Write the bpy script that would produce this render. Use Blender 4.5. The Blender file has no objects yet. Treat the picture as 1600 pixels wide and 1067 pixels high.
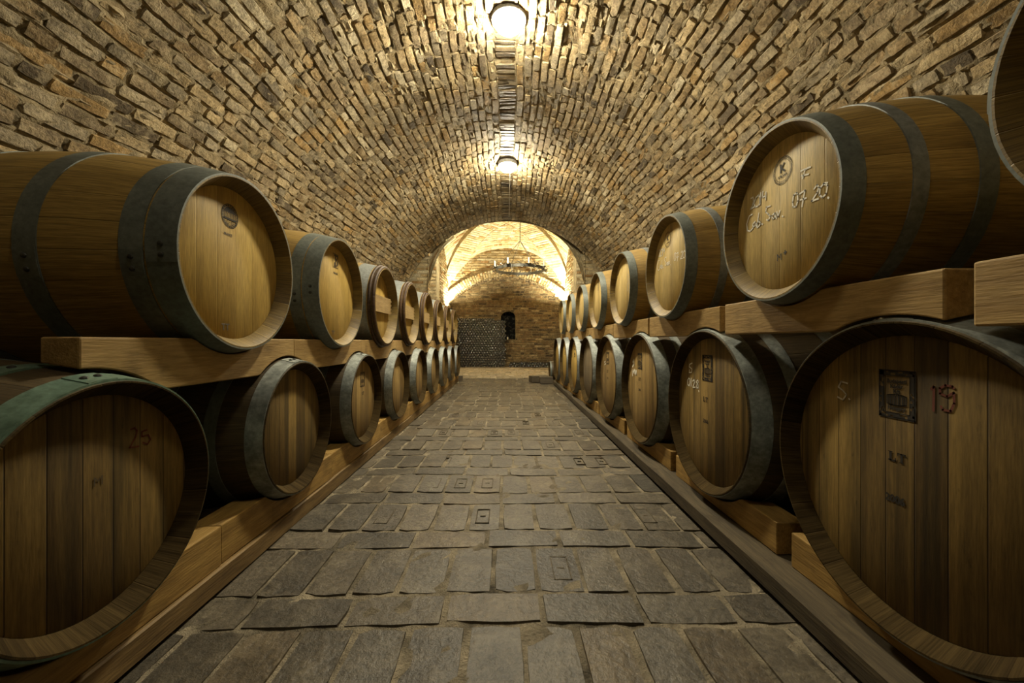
import bpy, bmesh, math, random
import numpy as np
from mathutils import Vector, Matrix

# ------------------------------------------------------------------ camera, world, exposure, lamp strengths
scene = bpy.context.scene
COL = scene.collection
CAM_H = 0.78
YAW = 0.0135
cam_data = bpy.data.cameras.new('camera')
cam_data.sensor_width = 36.0
cam_data.sensor_fit = 'HORIZONTAL'
cam_data.lens = 36.0 * 618.0 / 1600.0
cam_data.clip_start = 0.02
cam = bpy.data.objects.new('camera', cam_data)
COL.objects.link(cam)
cam.location = (0, 0, CAM_H)
cam.rotation_euler = (math.radians(90.0), 0, -YAW)
scene.camera = cam

world = bpy.data.worlds.new('world')
scene.world = world
world.use_nodes = True
world.node_tree.nodes['Background'].inputs[0].default_value = (0.9, 0.85, 0.6, 1)
world.node_tree.nodes['Background'].inputs[1].default_value = 0.0

scene.view_settings.view_transform = 'Standard'
scene.view_settings.look = 'None'
scene.view_settings.gamma = 1.0
scene.view_settings.use_curve_mapping = False
scene.view_settings.exposure = 0.0
scene.cycles.use_denoising = True
scene.cycles.max_bounces = 6
scene.cycles.sample_clamp_indirect = 6.0

LAMP_STRENGTH = 880.0
LAMP_COLOR = (1.0, 0.90, 0.66)
NEAR_LAMP_STRENGTH = 85.0   # the lamp above the camera, out of the picture
UPLIGHT_STRENGTH = 9000.0
BAY_FILL_STRENGTH = 1900.0
UPLIGHT_COLOR = (1.0, 0.89, 0.60)

rng = np.random.default_rng(7)
random.seed(5)

# ------------------------------------------------------------------ node helpers
class NG:
    def __init__(self, name):
        self.m = bpy.data.materials.new(name)
        self.m.use_nodes = True
        self.t = self.m.node_tree
        self.b = self.t.nodes['Principled BSDF']
    def n(self, kind, **kw):
        nd = self.t.nodes.new(kind)
        for k, v in kw.items():
            setattr(nd, k, v)
        return nd
    def put(self, sock, v):
        if isinstance(v, bpy.types.NodeSocket):
            self.t.links.new(v, sock)
        elif isinstance(v, (tuple, list)) and len(v) == 3 and sock.type == 'RGBA':
            sock.default_value = (*v, 1)
        else:
            sock.default_value = v
    def math(self, op, a, b=0.0, c=None, clamp=False):
        nd = self.n('ShaderNodeMath', operation=op, use_clamp=clamp)
        self.put(nd.inputs[0], a); self.put(nd.inputs[1], b)
        if c is not None: self.put(nd.inputs[2], c)
        return nd.outputs[0]
    def obj(self):
        return self.n('ShaderNodeTexCoord').outputs['Object']
    def sep(self, v):
        s = self.n('ShaderNodeSeparateXYZ'); self.put(s.inputs[0], v); return s.outputs
    def comb(self, x, y, z):
        s = self.n('ShaderNodeCombineXYZ')
        for i, v in enumerate((x, y, z)): self.put(s.inputs[i], v)
        return s.outputs[0]
    def rand(self):
        return self.n('ShaderNodeObjectInfo').outputs['Random']
    def noise(self, vec, scale, detail=3.0, rough=0.55, dist=0.0):
        nd = self.n('ShaderNodeTexNoise')
        self.put(nd.inputs['Vector'], vec)
        nd.inputs['Scale'].default_value = scale
        nd.inputs['Detail'].default_value = detail
        nd.inputs['Roughness'].default_value = rough
        nd.inputs['Distortion'].default_value = dist
        return nd.outputs[0]
    def white(self, v):
        nd = self.n('ShaderNodeTexWhiteNoise', noise_dimensions='1D'); self.put(nd.inputs['W'], v); return nd.outputs[0]
    def ramp(self, f, stops):
        nd = self.n('ShaderNodeValToRGB'); self.put(nd.inputs[0], f)
        e = nd.color_ramp.elements
        while len(e) < len(stops): e.new(0.5)
        for el, (p, c) in zip(e, stops):
            el.position = p
            el.color = (*c, 1) if isinstance(c, tuple) else (c, c, c, 1)
        return nd.outputs[0]
    def mix(self, f, a, b, mode='MIX'):
        nd = self.n('ShaderNodeMix', data_type='RGBA', blend_type=mode)
        self.put(nd.inputs[0], f); self.put(nd.inputs[6], a); self.put(nd.inputs[7], b)
        return nd.outputs[2]
    def maprange(self, v, a, b, c=0.0, d=1.0):
        nd = self.n('ShaderNodeMapRange'); self.put(nd.inputs[0], v)
        for i, x in enumerate((a, b, c, d)): nd.inputs[i + 1].default_value = x
        return nd.outputs[0]
    def bump(self, h, strength=0.5, dist=0.01):
        nd = self.n('ShaderNodeBump'); self.put(nd.inputs['Height'], h)
        nd.inputs['Strength'].default_value = strength; nd.inputs['Distance'].default_value = dist
        self.t.links.new(nd.outputs[0], self.b.inputs['Normal'])
    def out(self, color=None, rough=None, metal=None, spec=None):
        if color is not None: self.put(self.b.inputs['Base Color'], color)
        if rough is not None: self.put(self.b.inputs['Roughness'], rough)
        if metal is not None: self.put(self.b.inputs['Metallic'], metal)
        if spec is not None: self.put(self.b.inputs['Specular IOR Level'], spec)
        return self.m

def mat_plain(name, color, rough=0.6, metal=0.0, emis=None, strength=0.0):
    g = NG(name)
    g.out(color, rough, metal)
    n = g.noise(g.obj(), 60.0)
    g.bump(n, 0.1, 0.002)
    if emis:
        g.put(g.b.inputs['Emission Color'], emis)
        g.b.inputs['Emission Strength'].default_value = strength
    return g.m

def mat_brick(name, grain=1.0, lime=0.35, rough=0.8, limecol=(0.46, 0.40, 0.28), soot=0.5):
    g = NG(name)
    at = g.n('ShaderNodeAttribute', attribute_name='brick_col').outputs['Color']
    p = g.obj()
    n1 = g.noise(p, 9.0, 5.0, 0.65)
    n2 = g.noise(p, 55.0, 4.0, 0.7)
    n3 = g.noise(p, 2.2, 3.0, 0.6)
    c = g.mix(1.0, at, g.ramp(n2, [(0.28, 0.45), (0.72, 1.5)]), 'MULTIPLY')
    c = g.mix(1.0, c, g.ramp(n1, [(0.28, 0.58), (0.72, 1.32)]), 'MULTIPLY')
    lf = g.math('MULTIPLY', g.maprange(n1, 0.52, 0.72), lime)
    c = g.mix(lf, c, limecol)
    df = g.math('MULTIPLY', g.maprange(n3, 0.55, 0.75), soot)
    c = g.mix(df, c, (0.055, 0.042, 0.028))
    h = g.math('ADD', g.math('MULTIPLY', n2, 0.5), n1)
    g.bump(h, 0.75 * grain, 0.012)
    return g.out(c, rough, None, 0.3)

def mat_mortar(name, col, lo=0.6, hi=1.3):
    g = NG(name)
    p = g.obj()
    n1 = g.noise(p, 7.0, 4.0, 0.7); n2 = g.noise(p, 80.0, 3.0, 0.7)
    c = g.mix(1.0, col, g.ramp(n1, [(0.3, lo), (0.7, hi)]), 'MULTIPLY')
    g.bump(g.math('ADD', n2, n1), 0.8, 0.012)
    return g.out(c, 0.9, None, 0.2)

def mat_stave(name, base, dark, n_staves=26, rough=0.55, stain=0.3):
    """wood whose grain runs along local X, split in staves round the X axis"""
    g = NG(name)
    p = g.obj(); x, y, z = g.sep(p)[:3]
    r = g.rand()
    ang = g.math('ARCTAN2', z, y)
    a = g.math('ADD', g.math('MULTIPLY', ang, n_staves / (2 * math.pi)), g.math('MULTIPLY', r, 9.3))
    sid = g.math('FLOOR', a)
    fr = g.math('ABSOLUTE', g.math('SUBTRACT', g.math('FRACT', a), 0.5))
    tone = g.white(g.math('ADD', sid, g.math('MULTIPLY', r, 37.0)))
    gv = g.comb(g.math('MULTIPLY', x, 5.0), g.math('MULTIPLY', a, 5.0), g.math('MULTIPLY', r, 50.0))
    grain = g.noise(gv, 1.0, 5.0, 0.65)
    gv2 = g.comb(g.math('MULTIPLY', x, 14.0), g.math('MULTIPLY', a, 22.0), g.math('MULTIPLY', r, 20.0))
    fine = g.noise(gv2, 1.0, 3.0, 0.6)
    blot = g.noise(g.comb(g.math('ADD', x, g.math('MULTIPLY', r, 11.0)), y, z), 5.0, 4.0, 0.6)
    f = g.math('ADD', g.math('MULTIPLY', grain, 0.75), g.math('MULTIPLY', tone, 0.25))
    c = g.ramp(f, [(0.28, dark), (0.68, base)])
    c = g.mix(1.0, c, g.ramp(fine, [(0.3, 0.58), (0.7, 1.28)]), 'MULTIPLY')
    c = g.mix(g.math('MULTIPLY', g.maprange(blot, 0.52, 0.75), stain), c, (0.03, 0.018, 0.008))
    seam = g.maprange(fr, 0.475, 0.495)
    c = g.mix(g.math('MULTIPLY', seam, 0.22), c, (0.02, 0.012, 0.006))
    g.bump(g.math('SUBTRACT', g.math('MULTIPLY', fine, 0.3), seam), 0.35, 0.004)
    return g.out(c, rough, None, 0.35)

def mat_head(name, base, dark, planks=6.5, stain=(0.02, 0.015, 0.008), samt=0.4, seamamt=0.5, rough=0.6, streak=1.2):
    """barrel head: planks stand along local Z, laid side by side along local Y"""
    g = NG(name)
    p = g.obj(); x, y, z = g.sep(p)[:3]
    r = g.rand()
    a = g.math('ADD', g.math('MULTIPLY', y, planks / 0.56), g.math('MULTIPLY', r, 5.7))
    sid = g.math('FLOOR', a)
    fr = g.math('ABSOLUTE', g.math('SUBTRACT', g.math('FRACT', a), 0.5))
    tone = g.white(g.math('ADD', sid, g.math('MULTIPLY', r, 31.0)))
    grain = g.noise(g.comb(g.math('MULTIPLY', y, 60.0), g.math('MULTIPLY', r, 40.0), g.math('MULTIPLY', z, 2.6)), 1.0, 5.0, 0.65)
    fine = g.noise(g.comb(g.math('MULTIPLY', y, 260.0), g.math('MULTIPLY', r, 40.0), g.math('MULTIPLY', z, 22.0)), 1.0, 3.0, 0.6)
    f = g.math('ADD', g.math('MULTIPLY', grain, 0.6), g.math('MULTIPLY', tone, 0.4))
    c = g.ramp(f, [(0.25, dark), (0.72, base)])
    c = g.mix(1.0, c, g.ramp(fine, [(0.25, 0.70), (0.75, 1.22)]), 'MULTIPLY')
    blot = g.noise(g.comb(g.math('ADD', g.math('MULTIPLY', y, 17.0), g.math('MULTIPLY', r, 90.0)), 3.0, g.math('MULTIPLY', z, streak)), 1.0, 4.0, 0.6)
    spots = g.noise(g.comb(g.math('MULTIPLY', y, 60.0), g.math('MULTIPLY', r, 60.0), g.math('MULTIPLY', z, 18.0)), 1.0, 4.0, 0.65)
    s = g.math('MULTIPLY', g.maprange(blot, 0.48, 0.68), samt)
    s = g.math('ADD', s, g.math('MULTIPLY', g.maprange(spots, 0.62, 0.80), samt * 0.7), None, True)
    c = g.mix(s, c, stain)
    seam = g.maprange(fr, 0.470, 0.492)
    c = g.mix(g.math('MULTIPLY', seam, seamamt), c, (0.02, 0.012, 0.006))
    g.bump(g.math('SUBTRACT', g.math('MULTIPLY', fine, 0.3), seam), 0.3, 0.003)
    return g.out(c, rough, None, 0.3)

def mat_beam(name, base, dark, axis=1, rough=0.65, stain=0.35):
    """sawn timber, grain along the given local axis"""
    g = NG(name)
    p = g.obj(); q = list(g.sep(p)[:3]); r = g.rand()
    sc = [34.0, 34.0, 34.0]; sc[axis] = 3.5
    v = g.comb(*[g.math('ADD', g.math('MULTIPLY', q[i], sc[i]), g.math('MULTIPLY', r, 40.0 + 7 * i)) for i in range(3)])
    grain = g.noise(v, 1.0, 5.0, 0.65, 0.6)
    sc2 = [160.0, 160.0, 160.0]; sc2[axis] = 14.0
    fine = g.noise(g.comb(*[g.math('MULTIPLY', q[i], sc2[i]) for i in range(3)]), 1.0, 3.0, 0.6)
    c = g.ramp(grain, [(0.30, dark), (0.66, base)])
    c = g.mix(1.0, c, g.ramp(fine, [(0.25, 0.75), (0.75, 1.2)]), 'MULTIPLY')
    blot = g.noise(g.comb(g.math('ADD', q[0], g.math('MULTIPLY', r, 13.0)), q[1], q[2]), 7.0, 4.0, 0.6)
    c = g.mix(g.math('MULTIPLY', g.maprange(blot, 0.55, 0.72), stain), c, (0.035, 0.022, 0.010))
    g.bump(fine, 0.35, 0.004)
    return g.out(c, rough, None, 0.3)

def mat_metal(name, base, patch, rough=0.55, metal=0.55, amt=0.6):
    g = NG(name)
    p = g.obj(); r = g.rand()
    q = g.sep(p)
    v = g.comb(g.math('ADD', q[0], g.math('MULTIPLY', r, 20.0)), q[1], q[2])
    n1 = g.noise(v, 11.0, 5.0, 0.7); n2 = g.noise(v, 70.0, 3.0, 0.6)
    c = g.mix(g.math('MULTIPLY', g.maprange(n1, 0.42, 0.66), amt), base, patch)
    c = g.mix(1.0, c, g.ramp(n2, [(0.3, 0.75), (0.7, 1.2)]), 'MULTIPLY')
    g.bump(n2, 0.18, 0.002)
    return g.out(c, rough, metal, 0.4)

M = {}
M['brick'] = mat_brick('vault_brick', 1.6, 0.7, 0.78, (0.40, 0.335, 0.21), 0.6)
M['mortar'] = mat_mortar('vault_mortar', (0.235, 0.188, 0.112), 0.35, 1.5)
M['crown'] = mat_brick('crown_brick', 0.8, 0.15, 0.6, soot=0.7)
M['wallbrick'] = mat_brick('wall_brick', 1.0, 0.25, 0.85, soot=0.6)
M['wallmortar'] = mat_mortar('end_wall_mortar', (0.15, 0.115, 0.06), 0.4, 1.5)
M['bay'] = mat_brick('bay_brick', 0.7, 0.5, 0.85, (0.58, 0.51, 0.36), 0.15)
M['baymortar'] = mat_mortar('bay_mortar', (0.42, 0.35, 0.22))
M['paver'] = mat_brick('floor_brick', 0.8, 0.14, 0.50, (0.26, 0.225, 0.15), 0.4)
M['paver'].node_tree.nodes['Principled BSDF'].inputs['Specular IOR Level'].default_value = 0.35
M['paver_mark'] = mat_mortar('floor_brick_stamp', (0.088, 0.071, 0.047), 0.7, 1.3)
M['paver_pale'] = mat_brick('pale_floor_brick', 0.5, 0.4, 0.6, (0.42, 0.36, 0.25), 0.1)  # paler bricks for the floor of the far bay
M['joint_pale'] = mat_mortar('pale_floor_joint', (0.24, 0.20, 0.13))
M['joint'] = mat_mortar('floor_joint', (0.125, 0.105, 0.072), 0.3, 2.2)
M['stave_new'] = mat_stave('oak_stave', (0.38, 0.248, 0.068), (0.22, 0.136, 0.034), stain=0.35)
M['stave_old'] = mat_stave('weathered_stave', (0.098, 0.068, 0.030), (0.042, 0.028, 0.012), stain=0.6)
M['chime'] = mat_stave('oak_chime', (0.25, 0.168, 0.042), (0.13, 0.082, 0.020), stain=0.4)
M['chime_old'] = mat_stave('grimy_chime', (0.070, 0.047, 0.018), (0.026, 0.017, 0.007), rough=0.9, stain=0.5)
M['chime_old'].node_tree.nodes['Principled BSDF'].inputs['Specular IOR Level'].default_value = 0.05
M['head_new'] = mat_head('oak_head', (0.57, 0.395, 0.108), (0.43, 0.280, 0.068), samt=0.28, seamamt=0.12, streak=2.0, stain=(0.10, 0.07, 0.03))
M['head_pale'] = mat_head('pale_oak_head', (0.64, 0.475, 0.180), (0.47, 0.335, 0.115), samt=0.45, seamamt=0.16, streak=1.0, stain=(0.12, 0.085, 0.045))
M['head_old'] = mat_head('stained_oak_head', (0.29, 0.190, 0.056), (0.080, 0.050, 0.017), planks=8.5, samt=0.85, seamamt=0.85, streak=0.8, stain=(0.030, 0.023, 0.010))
M['head_mid'] = mat_head('worn_oak_head', (0.38, 0.255, 0.090), (0.19, 0.12, 0.042), planks=8.0, samt=0.6, seamamt=0.75, streak=1.2, stain=(0.06, 0.042, 0.02))
M['head_grey'] = mat_head('grey_oak_head', (0.23, 0.18, 0.11), (0.13, 0.10, 0.06), samt=0.5, seamamt=0.5)
M['hoop_dark'] = mat_metal('dark_steel_hoop', (0.125, 0.142, 0.128), (0.19, 0.21, 0.185), 0.5, 0.2)
M['hoop_pale'] = mat_metal('galvanised_hoop', (0.16, 0.175, 0.165), (0.36, 0.39, 0.36), 0.55, 0.3, 0.85)
M['hoop_green'] = mat_metal('green_tinted_hoop', (0.13, 0.21, 0.16), (0.22, 0.34, 0.27), 0.4, 0.5, 0.8)
M['hoop_grey'] = mat_metal('grey_steel_hoop', (0.20, 0.215, 0.21), (0.28, 0.30, 0.29), 0.5, 0.4)
M['hoop_wood'] = mat_stave('chestnut_hoop', (0.085, 0.045, 0.02), (0.035, 0.018, 0.009), 5, 0.6)
M['rivet'] = mat_metal('rivet_steel', (0.05, 0.05, 0.045), (0.09, 0.09, 0.08), 0.5, 0.5)
M['beam'] = mat_beam('pale_pine', (0.44, 0.295, 0.115), (0.26, 0.16, 0.056))
M['beam_low'] = mat_beam('amber_pine', (0.40, 0.25, 0.072), (0.20, 0.115, 0.032))
M['rail'] = mat_beam('rail_timber', (0.22, 0.14, 0.052), (0.095, 0.058, 0.022), 1, 0.65, 0.6)
M['rail_dark'] = mat_beam('dark_rail_timber', (0.082, 0.062, 0.034), (0.028, 0.021, 0.012), 1, 0.85, 0.8)
M['plank_dark'] = mat_beam('dark_sleeper', (0.10, 0.08, 0.055), (0.05, 0.04, 0.028), 0, 0.55, 0.4)
M['bar'] = mat_beam('head_bar_wood', (0.40, 0.28, 0.12), (0.26, 0.17, 0.07), 1)
M['ink'] = mat_plain('black_ink', (0.014, 0.010, 0.006), 0.7)
M['ink_faint'] = mat_plain('faded_ink', (0.075, 0.052, 0.026), 0.7)
M['chalk'] = mat_plain('white_chalk', (0.90, 0.87, 0.76), 0.9)
M['chalk_faint'] = mat_plain('faded_chalk', (0.50, 0.46, 0.36), 0.9)
M['redchalk'] = mat_plain('red_chalk', (0.13, 0.030, 0.014), 0.85)
M['glass_bottle'] = mat_plain('dark_bottle_glass', (0.006, 0.006, 0.007), 0.22)
M['glass_bottle'].node_tree.nodes['Principled BSDF'].inputs['Specular IOR Level'].default_value = 1.0
M['lamp_ring'] = mat_metal('lamp_ring_grey', (0.60, 0.60, 0.58), (0.70, 0.70, 0.68), 0.5, 0.0)
M['lamp_glass'] = mat_plain('lit_lamp_glass', (0.9, 0.9, 0.85), 0.3, 0, LAMP_COLOR, LAMP_STRENGTH)
M['lamp_glass_near'] = mat_plain('lit_near_lamp_glass', (0.9, 0.9, 0.85), 0.3, 0, LAMP_COLOR, NEAR_LAMP_STRENGTH)
M['uplight_glass'] = mat_plain('lit_uplight_glass', (0.9, 0.9, 0.85), 0.3, 0, UPLIGHT_COLOR, UPLIGHT_STRENGTH)
M['uplight_glass_strong'] = mat_plain('lit_strong_uplight_glass', (0.9, 0.9, 0.85), 0.3, 0, UPLIGHT_COLOR, UPLIGHT_STRENGTH*1.5)
M['added_bay_glass'] = mat_plain('added_bay_lamp_glass', (0.9, 0.9, 0.85), 0.3, 0, UPLIGHT_COLOR, BAY_FILL_STRENGTH)
M['iron'] = mat_metal('wrought_iron', (0.10, 0.10, 0.09), (0.22, 0.21, 0.18), 0.45, 0.6)
M['candle'] = mat_plain('candle_sleeve', (0.80, 0.74, 0.58), 0.5)
M['cable'] = mat_plain('pale_cable', (0.55, 0.52, 0.45), 0.6)

# ------------------------------------------------------------------ object helpers
def link(o, parent=None):
    COL.objects.link(o)
    if parent: o.parent = parent
    return o

def mesh_obj(name, verts, faces, mats, parent=None, smooth=False, idx=None, cols=None):
    me = bpy.data.meshes.new(name)
    me.from_pydata([tuple(v) for v in verts], [], faces)
    for m in (mats if isinstance(mats, (list, tuple)) else [mats]):
        me.materials.append(m)
    if idx is not None:
        me.polygons.foreach_set('material_index', np.asarray(idx, dtype=np.int32))
    if smooth:
        me.polygons.foreach_set('use_smooth', np.ones(len(me.polygons), dtype=bool))
    if cols is not None:
        at = me.attributes.new('brick_col', 'FLOAT_COLOR', 'POINT')
        c4 = np.ones((len(verts), 4), dtype=np.float32); c4[:, :3] = cols
        at.data.foreach_set('color', c4.ravel())
    me.update()
    return link(bpy.data.objects.new(name, me), parent)

def bm_obj(name, bm, mat, parent=None, smooth=True, angle=40):
    bmesh.ops.recalc_face_normals(bm, faces=bm.faces)
    me = bpy.data.meshes.new(name); bm.to_mesh(me); bm.free()
    for m in (mat if isinstance(mat, (list, tuple)) else [mat]): me.materials.append(m)
    o = link(bpy.data.objects.new(name, me), parent)
    if smooth:
        me.polygons.foreach_set('use_smooth', np.ones(len(me.polygons), dtype=bool))
        me.set_sharp_from_angle(angle=math.radians(angle))
    return o

def tag(o, label, cat, group=None, kind=None):
    o['label'] = label; o['category'] = cat
    if group: o['group'] = group
    if kind: o['kind'] = kind
    return o

def empty(name, loc, rz=0.0):
    o = bpy.data.objects.new(name, None); o.empty_display_size = 0.05
    o.location = loc; o.rotation_euler = (0, 0, rz)
    return link(o)

def copy_tree(o, parent=None):
    c = o.copy(); COL.objects.link(c); c.parent = parent
    for ch in list(o.children): copy_tree(ch, c)
    return c

def structure(o):
    o['kind'] = 'structure'; return o

def add_box(bm, x0, x1, y0, y1, z0, z1):
    vs = [bm.verts.new(p) for p in ((x0,y0,z0),(x1,y0,z0),(x1,y1,z0),(x0,y1,z0),(x0,y0,z1),(x1,y0,z1),(x1,y1,z1),(x0,y1,z1))]
    for f in ((0,3,2,1),(4,5,6,7),(0,1,5,4),(1,2,6,5),(2,3,7,6),(3,0,4,7)): bm.faces.new([vs[i] for i in f])

def add_tube(bm, pts, r, seg=8, cap=True):
    rings = []
    pts = [Vector(p) for p in pts]
    for i, p in enumerate(pts):
        d = (pts[min(i+1, len(pts)-1)] - pts[max(i-1, 0)]).normalized()
        a = d.orthogonal().normalized() if abs(d.z) > 0.9 else d.cross(Vector((0,0,1))).normalized()
        b = d.cross(a)
        rr = r[i] if isinstance(r, (list, tuple)) else r
        rings.append([bm.verts.new(p + a*math.cos(t*2*math.pi/seg)*rr + b*math.sin(t*2*math.pi/seg)*rr) for t in range(seg)])
    for q, w in zip(rings, rings[1:]):
        for i in range(seg): bm.faces.new((q[i], q[(i+1)%seg], w[(i+1)%seg], w[i]))
    if cap:
        bm.faces.new(rings[0]); bm.faces.new(rings[-1])

def add_lathe(bm, prof, axis='x', seg=64, closed=False, c=(0,0,0)):
    """prof: list of (position along axis, radius)"""
    rings = []
    for (h, r) in prof:
        ring = []
        n = 1 if r < 1e-6 else seg
        for t in range(n):
            a = 2*math.pi*t/seg
            y, z = r*math.cos(a), r*math.sin(a)
            p = (h, y, z) if axis == 'x' else ((y, z, h) if axis == 'z' else (z, h, y))
            ring.append(bm.verts.new((p[0]+c[0], p[1]+c[1], p[2]+c[2])))
        rings.append(ring)
    pairs = list(zip(rings, rings[1:]))
    if closed: pairs.append((rings[-1], rings[0]))
    for q, w in pairs:
        if len(q) == 1 and len(w) == 1: continue
        for i in range(seg):
            j = (i+1) % seg
            if len(q) == 1: bm.faces.new((q[0], w[j], w[i]))
            elif len(w) == 1: bm.faces.new((q[i], q[j], w[0]))
            else: bm.faces.new((q[i], q[j], w[j], w[i]))

# ------------------------------------------------------------------ brick surfaces
PAL_VAULT = np.array([(0.33,0.248,0.130),(0.27,0.190,0.092),(0.31,0.200,0.076),(0.28,0.228,0.145),(0.46,0.39,0.26),(0.105,0.078,0.045),(0.24,0.180,0.102),(0.36,0.275,0.150)])
W_VAULT = np.array([0.22,0.17,0.09,0.17,0.06,0.055,0.135,0.10])
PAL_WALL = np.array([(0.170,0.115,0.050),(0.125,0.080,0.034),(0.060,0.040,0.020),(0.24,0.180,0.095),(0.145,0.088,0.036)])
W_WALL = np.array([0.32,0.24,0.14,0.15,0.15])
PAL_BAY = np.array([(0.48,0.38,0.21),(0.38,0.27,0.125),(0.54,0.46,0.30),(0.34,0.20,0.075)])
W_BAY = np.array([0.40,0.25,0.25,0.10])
PAL_FLOOR = np.array([(0.090,0.073,0.048),(0.080,0.065,0.044),(0.102,0.083,0.056),(0.070,0.058,0.040),(0.110,0.083,0.048),(0.092,0.078,0.056)])
W_FLOOR = np.array([0.25,0.2,0.2,0.1,0.1,0.15])

def brick_field(name, mapf, u0, u1, rows, pal, wts, mats, relief=0.008, joint=0.009, edge=0.006, depth=0.022, mort=-0.012,
                jit=0.004, ms=(0.10, 0.05), corner=0.22, keep=None, keep_m=None, mnoise=0.003, even=False, parent=None, clip=None):
    UA, UB, VA, VB = [], [], [], []
    for (va, vb, lens) in rows:
        u = u0 - rng.uniform(0, max(lens)) if not even else u0 - (rng.uniform(0.3, 0.7) * lens[0] if len(UA) % 2 else 0)
        while u < u1:
            L = lens[rng.integers(len(lens))] * (1 + rng.normal() * 0.035)
            a, b = max(u, u0), min(u + L, u1)
            if b - a > 0.03: UA.append(a); UB.append(b); VA.append(va); VB.append(vb)
            u += L
    UA, UB, VA, VB = map(np.array, (UA, UB, VA, VB))
    if keep is not None:
        k = keep((UA+UB)/2, (VA+VB)/2, UA, UB, VA, VB); UA, UB, VA, VB = UA[k], UB[k], VA[k], VB[k]
    if clip is not None:
        UA, UB = clip(UA, UB, VA, VB); k = UB-UA > 0.035; UA, UB, VA, VB = UA[k], UB[k], VA[k], VB[k]
    N = len(UA)
    j = lambda: np.abs(rng.normal(0, jit, N))
    UA = UA + joint/2 + j(); UB = UB - joint/2 - j(); VA = VA + joint/2 + j()*0.7; VB = VB - joint/2 - j()*0.7
    LU, LV = np.maximum(UB-UA, 0.01), np.maximum(VB-VA, 0.01)
    nu, nv = 7, 5
    eu = np.minimum(edge/LU, 0.3); ev = np.minimum(edge/LV, 0.3)
    S = np.stack([0*eu, eu, 0.3+0*eu, 0.5+0*eu, 0.7+0*eu, 1-eu, 1+0*eu], 1)
    T = np.stack([0*ev, ev, 0.5+0*ev, 1-ev, 1+0*ev], 1)
    S = np.repeat(S[:, :, None], nv, 2); T = np.repeat(T[:, None, :], nu, 1)
    cs = np.zeros((nu, nv))
    for a in (0, 1, 5, 6):
        for b in (0, 1, 3, 4): cs[a, b] = 1.0
    rc = rng.uniform(0, corner, (N, nu, nv)) * cs[None]
    du = (0.5 - S) * rc * np.minimum(0.06 / LU, 0.5)[:, None, None]
    dv = (0.5 - T) * rc * 0.6
    un = rng.normal(0, 0.0022, (N, nu, nv)) * (jit / 0.004); vn = rng.normal(0, 0.0022, (N, nu, nv)) * (jit / 0.004)
    U = UA[:, None, None] + LU[:, None, None] * (S + du) + un
    V = VA[:, None, None] + LV[:, None, None] * (T + dv) + vn
    ring = np.zeros((nu, nv), int)
    ring[1:-1, 1:-1] = 1; ring[2:-2, 2:-2] = 2
    prot = np.clip(rng.normal(0.1*relief, relief*0.38, N), -relief*0.7, relief*1.2)[:, None, None]
    tilt = rng.normal(0, relief*0.28, (N, 2))
    H = prot + tilt[:, 0, None, None]*(S-0.5) + tilt[:, 1, None, None]*(T-0.5) + rng.normal(0, relief*0.18, (N, nu, nv))
    H = np.where(ring[None] == 1, H - relief*0.08 - np.abs(rng.normal(0, relief*0.13, (N, nu, nv))), H)
    H = np.where(ring[None] == 0, -depth, H)
    P = mapf(U.ravel(), V.ravel(), H.ravel())
    q = np.array([(a*nv+b, (a+1)*nv+b, (a+1)*nv+b+1, a*nv+b+1) for a in range(nu-1) for b in range(nv-1)])
    F = (q[None] + (np.arange(N)*nu*nv)[:, None, None]).reshape(-1, 4)
    ci = rng.choice(len(pal), N, p=wts/wts.sum())
    C = pal[ci] * (1 + rng.normal(0, 0.13, (N, 1)))
    C = np.clip(C, 0.01, 0.9)
    CV = np.repeat(C, nu*nv, 0)
    # mortar bed
    va, vb = min(r[0] for r in rows), max(r[1] for r in rows)
    mu = np.linspace(u0, u1, max(2, int((u1-u0)/ms[0])+1)); mv = np.linspace(va, vb, max(2, int((vb-va)/ms[1])+1))
    GU, GV = np.meshgrid(mu, mv, indexing='ij')
    PM = mapf(GU.ravel(), GV.ravel(), mort + rng.normal(0, mnoise, GU.size))
    a, b = GU.shape
    ii, jj = np.meshgrid(np.arange(a-1), np.arange(b-1), indexing='ij')
    k0 = (ii*b+jj).ravel() + len(P)
    FM = np.stack([k0, k0+b, k0+b+1, k0+1], 1)
    if keep_m is not None:
        cu = (GU[:-1, :-1]+GU[1:, 1:]).ravel()/2; cv = (GV[:-1, :-1]+GV[1:, 1:]).ravel()/2
        FM = FM[keep_m(cu, cv)]
    V_ = np.vstack([P, PM]); F_ = np.vstack([F, FM])
    idx = np.concatenate([np.zeros(len(F)), np.ones(len(FM))])
    cols = np.vstack([CV, np.full((len(PM), 3), 0.3)])
    o = mesh_obj(name, V_.tolist(), F_.tolist(), mats, parent, True, idx, cols)
    o.data.set_sharp_from_angle(angle=math.radians(32))
    return o

VR, VZ = 2.366, 1.0           # vault radius and height of its springing
Y0, Y1 = -2.6, 8.5            # the tunnel
def wob(u, v):
    return 0.010*np.sin(1.7*u+2.3*v) + 0.008*np.sin(4.1*u-3.1*v+1.0) + 0.006*np.sin(7.3*u+1.1*v)
def vault_map(u, v, h):
    vv = v + 0.010*np.sin(2.3*u+0.9*v) + 0.005*np.sin(6.1*u-1.3*v)
    h = h + wob(u, v)
    th = vv/VR
    return np.stack([-(VR-h)*np.cos(th), u, VZ+(VR-h)*np.sin(th)], 1)
half = math.pi*VR/2
KW = 0.095
course = 0.076
nrow = int((half-KW)/course)
cw = (half-KW)/nrow
LENS = [0.27, 0.25, 0.14, 0.20, 0.13, 0.29]
rows_l = [(i*cw, (i+1)*cw, LENS) for i in range(nrow)]
rows_r = [(half+KW+i*cw, half+KW+(i+1)*cw, LENS) for i in range(nrow)]
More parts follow.
